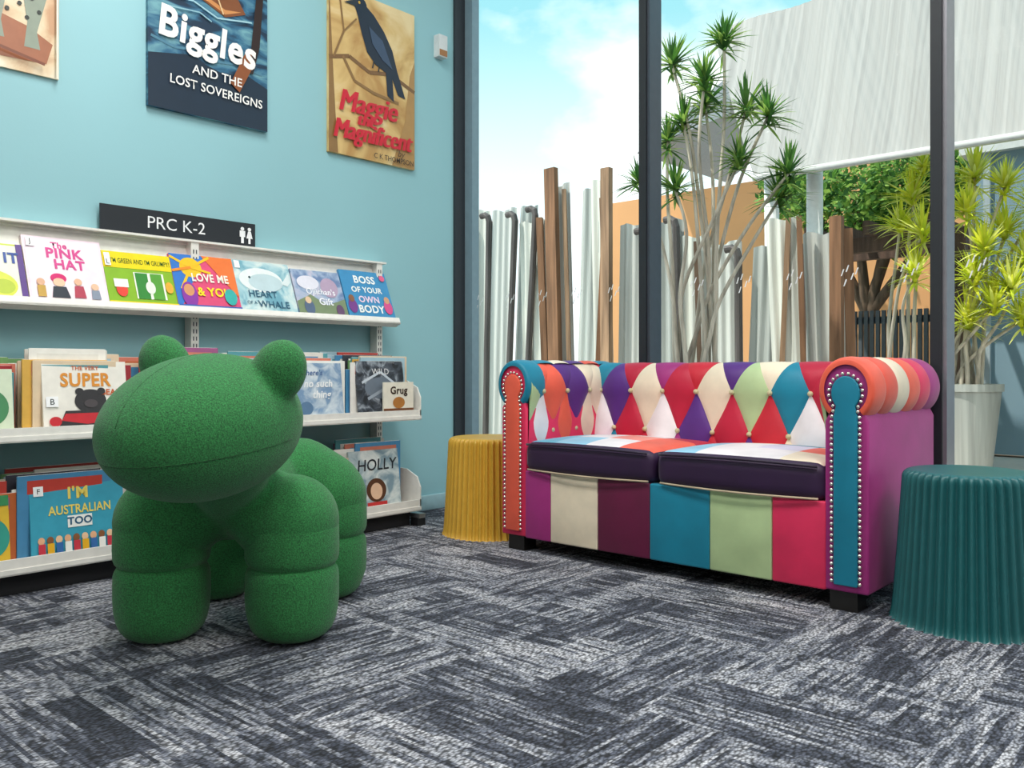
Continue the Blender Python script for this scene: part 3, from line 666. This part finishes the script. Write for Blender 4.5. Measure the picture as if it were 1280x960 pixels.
stack(8,sk,1.0,.295,zb,.238,17,'#3f9fb8',[('t',"I'M",.5,.84,.22,'#f0d868',{'bold':.03}),('t','AUSTRALIAN',.52,.62,.17,'#f0d868',{'bold':.02,'sx':.80}),('r',.38,.38,.26,.16,'#f4f4ee'),('t','TOO',.51,.46,.14,'#2a5a7a',{'bold':.03}),('r',.04,.84,.10,.13,'#ffffff'),('t','F',.09,.9,.10,'#222222')]+[('e',.1+.09*i,.24,.035,.05,['#e8b088','#8a5a3a','#f0c8a0'][i%3]) for i in range(10)]+[('r',.065+.09*i,.04,.07,.16,['#c83a4a','#e8b02a','#3a6aa8','#f0efe8'][i%4]) for i in range(10)])
stack(9,sk,1.36,.25,zb,.22,17,'#c8c0b0',[('e',.5,.5,.3,.3,'#6a8a5a')])
stack(10,sk,1.66,.25,zb,.22,17,'#b85a4a',[('e',.5,.5,.3,.3,'#f0d8b0')])
stack(11,sk,1.95,.25,zb,.22,17,'#5a7a9a',[('e',.5,.5,.3,.3,'#f0e8d0')])
stack(12,sk,2.25,.27,zb,.255,17,'#9ab0b8',[('t','HOLLY',.55,.74,.27,'#2a3038',{'bold':.01,'shear':.15}),('e',.5,.32,.2,.2,'#5a3a2a'),('e',.5,.30,.12,.14,'#e8c0a0'),('r',.3,.0,.4,.12,'#c83a3a')],artmat('book_mist_print','#7f98a4','#b8c6c8','#e4e8e4',14))

# ------------------------------------------------------------------ exterior
box('ground_outside',-14,8,YW+.1,16,-.14,-.02,M('#b5b0a6',.9,0,'plain'))
fe=grp('corrugated_garden_fence',(0,0,0))
tops=[(-6.9,2.05),(-5.15,2.06),(-4.3,1.98),(-4.15,2.12),(-3.7,2.08),(-3.6,1.80),(-2.85,1.66),(-2.5,1.58),(-2.24,1.66),(-1.95,1.58)]
def toph(x):
    for (a,ha),(b,hb) in zip(tops[:-1],tops[1:]):
        if a<=x<=b: return ha+(hb-ha)*(x-a)/(b-a)
    return 1.6
GAL=[M('#d4d6cf',.5,0,'streak'),M('#bcc1bb',.5,0,'streak'),M('#e2e3d8',.5,0,'streak')]
WD=[M('#8a6448',.85,0,'wood'),M('#66503f',.85,0,'wood'),M('#a08064',.85,0,'wood')]
PIPE=M('#57514e',.6,.1,'wood'); B=Bld(); x=-6.9; i=0
while x<-2.0:
    wd=random.uniform(.18,.34); wd=min(wd,-1.98-x+.05); h=toph(x+wd/2)+random.uniform(-.12,.04); yb=5.2+random.uniform(-.05,.05); lean=random.uniform(-.05,.05); n=max(2,int(wd/.0085)); amp=.010
    vs=[];f=[]
    for k in range(n+1):
        xx=x+wd*k/n; yy=yb+amp*math.sin(2*pi*(xx)/.068)
        vs+= [(xx,yy,0),(xx+lean*h,yy,h+.012*math.sin(k*.3))]
    for k in range(n): f.append((2*k,2*k+2,2*k+3,2*k+1))
    B.addm(vs,f,GAL[i%3]); i+=1
    xx=x+wd*.97; l2=lean+random.uniform(-.02,.02)
    if random.random()<.55 and xx>-4.5:
        w2=random.uniform(.035,.07); hh=toph(min(xx,-2))+random.uniform(-.14,.10)
        B.tube([(xx,yb-.05,0),(xx+l2*hh*.5,yb-.05,hh*.5),(xx+l2*hh,yb-.05,hh)],w2*.55,random.choice(WD),4)
    else:
        hh=h-random.uniform(.0,.08)
        B.tube([(xx,yb-.05,0),(xx+l2*hh*.5,yb-.05,hh*.5),(xx+l2*hh,yb-.05,hh-.06),(xx+l2*hh-.012,yb-.05,hh-.02),(xx+l2*hh-.045,yb-.05,hh),(xx+l2*hh-.09,yb-.05,hh-.005)],.026,PIPE,10)
    x+=wd*.94
B.box((-4.19,5.1,1.12),(.10,.05,2.24),WD[0],Matrix.Rotation(-.03,3,'Y')); B.box((-3.70,5.1,1.08),(.075,.05,2.16),WD[2]); B.box((-2.02,5.1,.80),(.07,.05,1.62),WD[0])
fo=B.make('fence_panels',fe,smooth=False)

def rosette(B,c,r,mats,n=60,up=.2,wl=.009):
    c=Vector(c)
    for k in range(n):
        th=random.uniform(0,2*pi); el=random.uniform(-.35,1.5); d=Vector((math.cos(th)*math.cos(el),math.sin(th)*math.cos(el),math.sin(el)+up)).normalized()
        Ln=r*random.uniform(.75,1.15); side=d.cross(Vector((0,0,1)))
        if side.length<.01: side=Vector((1,0,0))
        side.normalize(); pts=[]
        for j in range(4):
            t=j/3; p=c+d*Ln*t+Vector((0,0,-.22*Ln*t*t*math.cos(el))); ww=wl*(.7,1,.7,.08)[j]; pts+=[p-side*ww,p+side*ww]
        B.addm(pts,[(0,1,3,2),(2,3,5,4),(4,5,7,6)],random.choice(mats))
def dracaena(name,base,potr,poth,tips,leafm,potm,stemm,r=.17,n=60,wl=.009,sr=.017):
    g=grp(name,base); B=Bld(); P=Vector(base)
    prof=[(.001,0),(potr*.72,0),(potr*.98,poth-.05),(potr*1.04,poth-.05),(potr*1.04,poth),(potr*.94,poth),(potr*.92,poth-.06),(.001,poth-.06)]
    vs=[];f=[];nn=32
    for rr,z in prof:
        for k in range(nn): vs.append((rr*math.cos(2*pi*k/nn),rr*math.sin(2*pi*k/nn),z))
    for j in range(len(prof)-1):
        for k in range(nn):
            k2=(k+1)%nn; f.append((j*nn+k,j*nn+k2,(j+1)*nn+k2,(j+1)*nn+k))
    B.addm(vs,f,potm); B.make('planter',g,smooth=False)
    B=Bld(); LB=Bld()
    for i,t in enumerate(tips):
        T=Vector(t)-P; a=2*pi*i/len(tips); b0=Vector((math.cos(a)*potr*.45,math.sin(a)*potr*.45,poth-.08))
        mid=b0.lerp(T,.45); mid.x=b0.x+(T.x-b0.x)*.22+random.uniform(-.05,.05); m2=b0.lerp(T,.78); m2.x=b0.x+(T.x-b0.x)*.62+random.uniform(-.04,.04); m2.z-=.02
        pts=[]; C=[b0,b0.lerp(mid,.5),mid,m2,T]
        for s in range(len(C)-1):
            p0=C[max(s-1,0)];p1=C[s];p2=C[s+1];p3=C[min(s+2,len(C)-1)]
            for q in range(5):
                u=q/5; pts.append(.5*((2*p1)+(-p0+p2)*u+(2*p0-5*p1+4*p2-p3)*u*u+(-p0+3*p1-3*p2+p3)*u**3))
        pts.append(T); B.tube(pts,[sr-.5*sr*k/len(pts) for k in range(len(pts))],stemm,7)
        rosette(LB,T,r*random.uniform(.85,1.1),leafm,n,.2,wl)
        rosette(LB,T-Vector((0,0,.05)),r*.8,leafm,n//3,-.1,wl)
    B.make('stems',g); LB.make('leaves',g,smooth=False)
STEM=M('#c2b8a8',.85,0,'wood'); POTD=M('#3a3d42',.7); POTL=M('#b4b6b0',.8,0,'streak')
dk=[M('#5b8c3c',.5,0,'leaf'),M('#9dbd5c',.5,0,'leaf'),M('#3f6c32',.5,0,'leaf')]
yl=[M('#f0f050',.5,0,'leaf'),M('#d2e044',.5,0,'leaf'),M('#fafa90',.5,0,'leaf')]
dracaena('potted_dracaena',(-2.50,4.3,-.02),.26,.74,[(-2.326,4.3,2.50),(-2.656,4.3,2.45),(-2.50,4.4,2.21),(-2.39,4.2,2.27),(-2.069,4.3,2.04),(-2.22,4.35,2.12),(-1.958,4.3,1.72),(-2.207,4.25,1.82),(-2.683,4.3,2.02),(-2.876,4.3,1.80),(-2.604,4.25,1.72),(-2.05,4.4,1.62),(-2.58,4.3,2.10)],dk,POTD,STEM,.19,66,.009,.015)
dracaena('potted_dracaena.001',(-1.72,6.6,-.02),.24,.62,[(-1.60,6.4,1.99),(-1.42,6.4,1.90),(-1.62,6.3,1.74),(-1.44,6.5,1.62),(-1.30,6.4,1.42),(-1.58,6.3,1.30),(-1.46,6.3,1.10),(-1.32,6.4,1.02),(-1.64,6.4,1.02),(-1.25,6.5,1.75),(-1.52,6.3,1.48),(-1.36,6.3,1.22)],yl,POTL,STEM,.25,80,.011)
dracaena('potted_dracaena.002',(-2.12,6.5,-.02),.22,.60,[(-2.0,6.4,1.90),(-1.93,6.4,2.10),(-2.08,6.4,1.72),(-1.90,6.3,1.62),(-1.95,6.3,1.35)],yl,POTL,STEM,.24,70,.011)
dracaena('potted_dracaena.003',(-1.05,6.7,-.02),.24,.62,[(-1.0,6.6,1.7),(-.85,6.6,1.3),(-1.2,6.6,1.4),(-1.1,6.7,1.1),(-.9,6.6,1.0)],yl,POTL,STEM,.24,70,.011)

# shade panel canopy
g=grp('shade_canopy',(0,0,0)); B=Bld(); sm=M('#aeaca7',.8,0,'cloth')
n=360; vs=[];f=[]
for k in range(n+1):
    t=k/n; xb=-3.0+6.0*t; xt=-3.62+6.6*t; rp=.004*math.sin(k*1.57)+.014*math.sin(k*.21)
    for j in range(5):
        s=j/4; vs.append((xb+(xt-xb)*s,6.0+.5*s+rp,2.15+1.40*s-.05*math.sin(pi*s)))
for k in range(n):
    for j in range(4):
        q=k*5+j; f.append((q,q+5,q+6,q+1))
B.addm(vs,f,sm); B.box((0,6.0,2.13),(6.0,.05,.04),M('#d4d4d0',.6))
o=B.make('fabric_panel',g); 
B=Bld(); cm=M('#e6e8e5',.5)
B.tube([(-2.93,6.2,0),(-2.96,6.2,2.5)],.055,cm,14); B.tube([(-2.66,6.3,0),(-2.66,6.3,2.6)],.06,cm,14); B.tube([(1.5,6.3,0),(1.5,6.3,2.6)],.055,cm,14); B.make('posts',g)
g=grp('neighbouring_building',(0,0,0))
box('orange_wall',-7.4,1.5,10,10.3,0,3.05,M('#d9a06c',.8,0,'paint'),g)
B=Bld(); B.addm([(-6.2,9.2,3.45),(-4.9,9.2,4.15),(-4.9,11.5,4.15),(-6.2,11.5,3.45)],[(0,1,2,3)],M('#8f9599',.6)); B.addm([(-6.2,9.2,3.45),(-4.9,9.2,3.70),(-4.9,9.2,4.15)],[(0,1,2)],M('#8f9599',.6)); B.make('roof_edge',g,smooth=False)
g=grp('blue_grey_garden_wall',(0,0,0)); box('panel',-2.05,3.5,8.0,8.15,0,2.5,M('#7f9aa8',.6,0,'paint'),g); box('cap',-2.1,3.5,7.92,8.2,2.5,2.62,M('#d9dcda',.6),g)
B=Bld()
for k in range(5): B.box((-1.9+1.1*k,7.98,1.25),(.05,.04,2.5),M('#a9b6bc',.6))
B.make('battens',g,smooth=False)
g=grp('timber_pergola',(0,0,0)); B=Bld(); pw=M('#5a463a',.8,0,'wood')
for yy in (7.2,7.7): B.box((-2.5,yy,1.72),(1.3,.08,.12),pw)
for k in range(5): B.box((-3.0+.24*k,7.4,1.83),(.05,.9,.10),pw)
for xx in (-3.1,-1.9): B.box((xx,7.2,.86),(.09,.09,1.72),pw)
B.make('beams',g,smooth=False)
g=grp('slatted_timber_screen',(0,0,0)); B=Bld()
k=-3.05
while k<-2.1: B.box((k,7.5,.60),(.03,.03,1.20),M('#4c545b',.7)); k+=.048
B.box((-2.6,7.53,1.12),(.98,.03,.06),M('#3a4046',.7)); B.box((-2.6,7.53,.3),(.98,.03,.06),M('#3a4046',.7)); B.make('slats',g,smooth=False)
def tree(name,base,blobs,n,size,mats):
    g=grp(name,base); P=Vector(base); B=Bld(); bark=M('#5c4a3a',.9,0,'wood')
    for (c,r) in blobs: B.tube([(0,0,0),(.05,0,(c[2]-base[2])*.5),Vector(c)-P],[.09,.06,.03],bark,8)
    B.make('trunk',g); B=Bld()
    for _ in range(n):
        c,r=random.choice(blobs); d=Vector((random.gauss(0,1),random.gauss(0,1),random.gauss(0,1))).normalized()*r*random.random()**.4
        p=Vector(c)-P+Vector((d.x,d.y,d.z*.75)); a=Vector((random.gauss(0,1),random.gauss(0,1),random.gauss(0,1))).normalized(); b_=a.orthogonal().normalized(); s=size*random.uniform(.6,1.3)
        B.addm([p,p+a*s*.5+b_*s*.25,p+a*s,p+a*s*.5-b_*s*.25],[(0,1,2,3)],random.choice(mats))
    B.make('foliage',g,smooth=False)
tm=[M('#6f9c44',.6,0,'leaf'),M('#95b854',.6,0,'leaf'),M('#3f6c30',.6,0,'leaf')]
tree('garden_tree',(-3.3,9.0,-.02),[((-3.3,8.8,2.5),.70),((-2.7,8.8,2.65),.55),((-3.9,9.0,2.6),.50),((-2.2,8.8,2.5),.5),((-3.0,8.9,2.2),.45)],7500,.085,tm)
tree('garden_tree.001',(-4.6,12.5,-.02),[((-4.3,12.5,5.6),.8),((-3.6,12.5,5.9),.7)],2500,.14,[M('#8fbe4a',.6,0,'leaf'),M('#d8b858',.6,0,'leaf')])
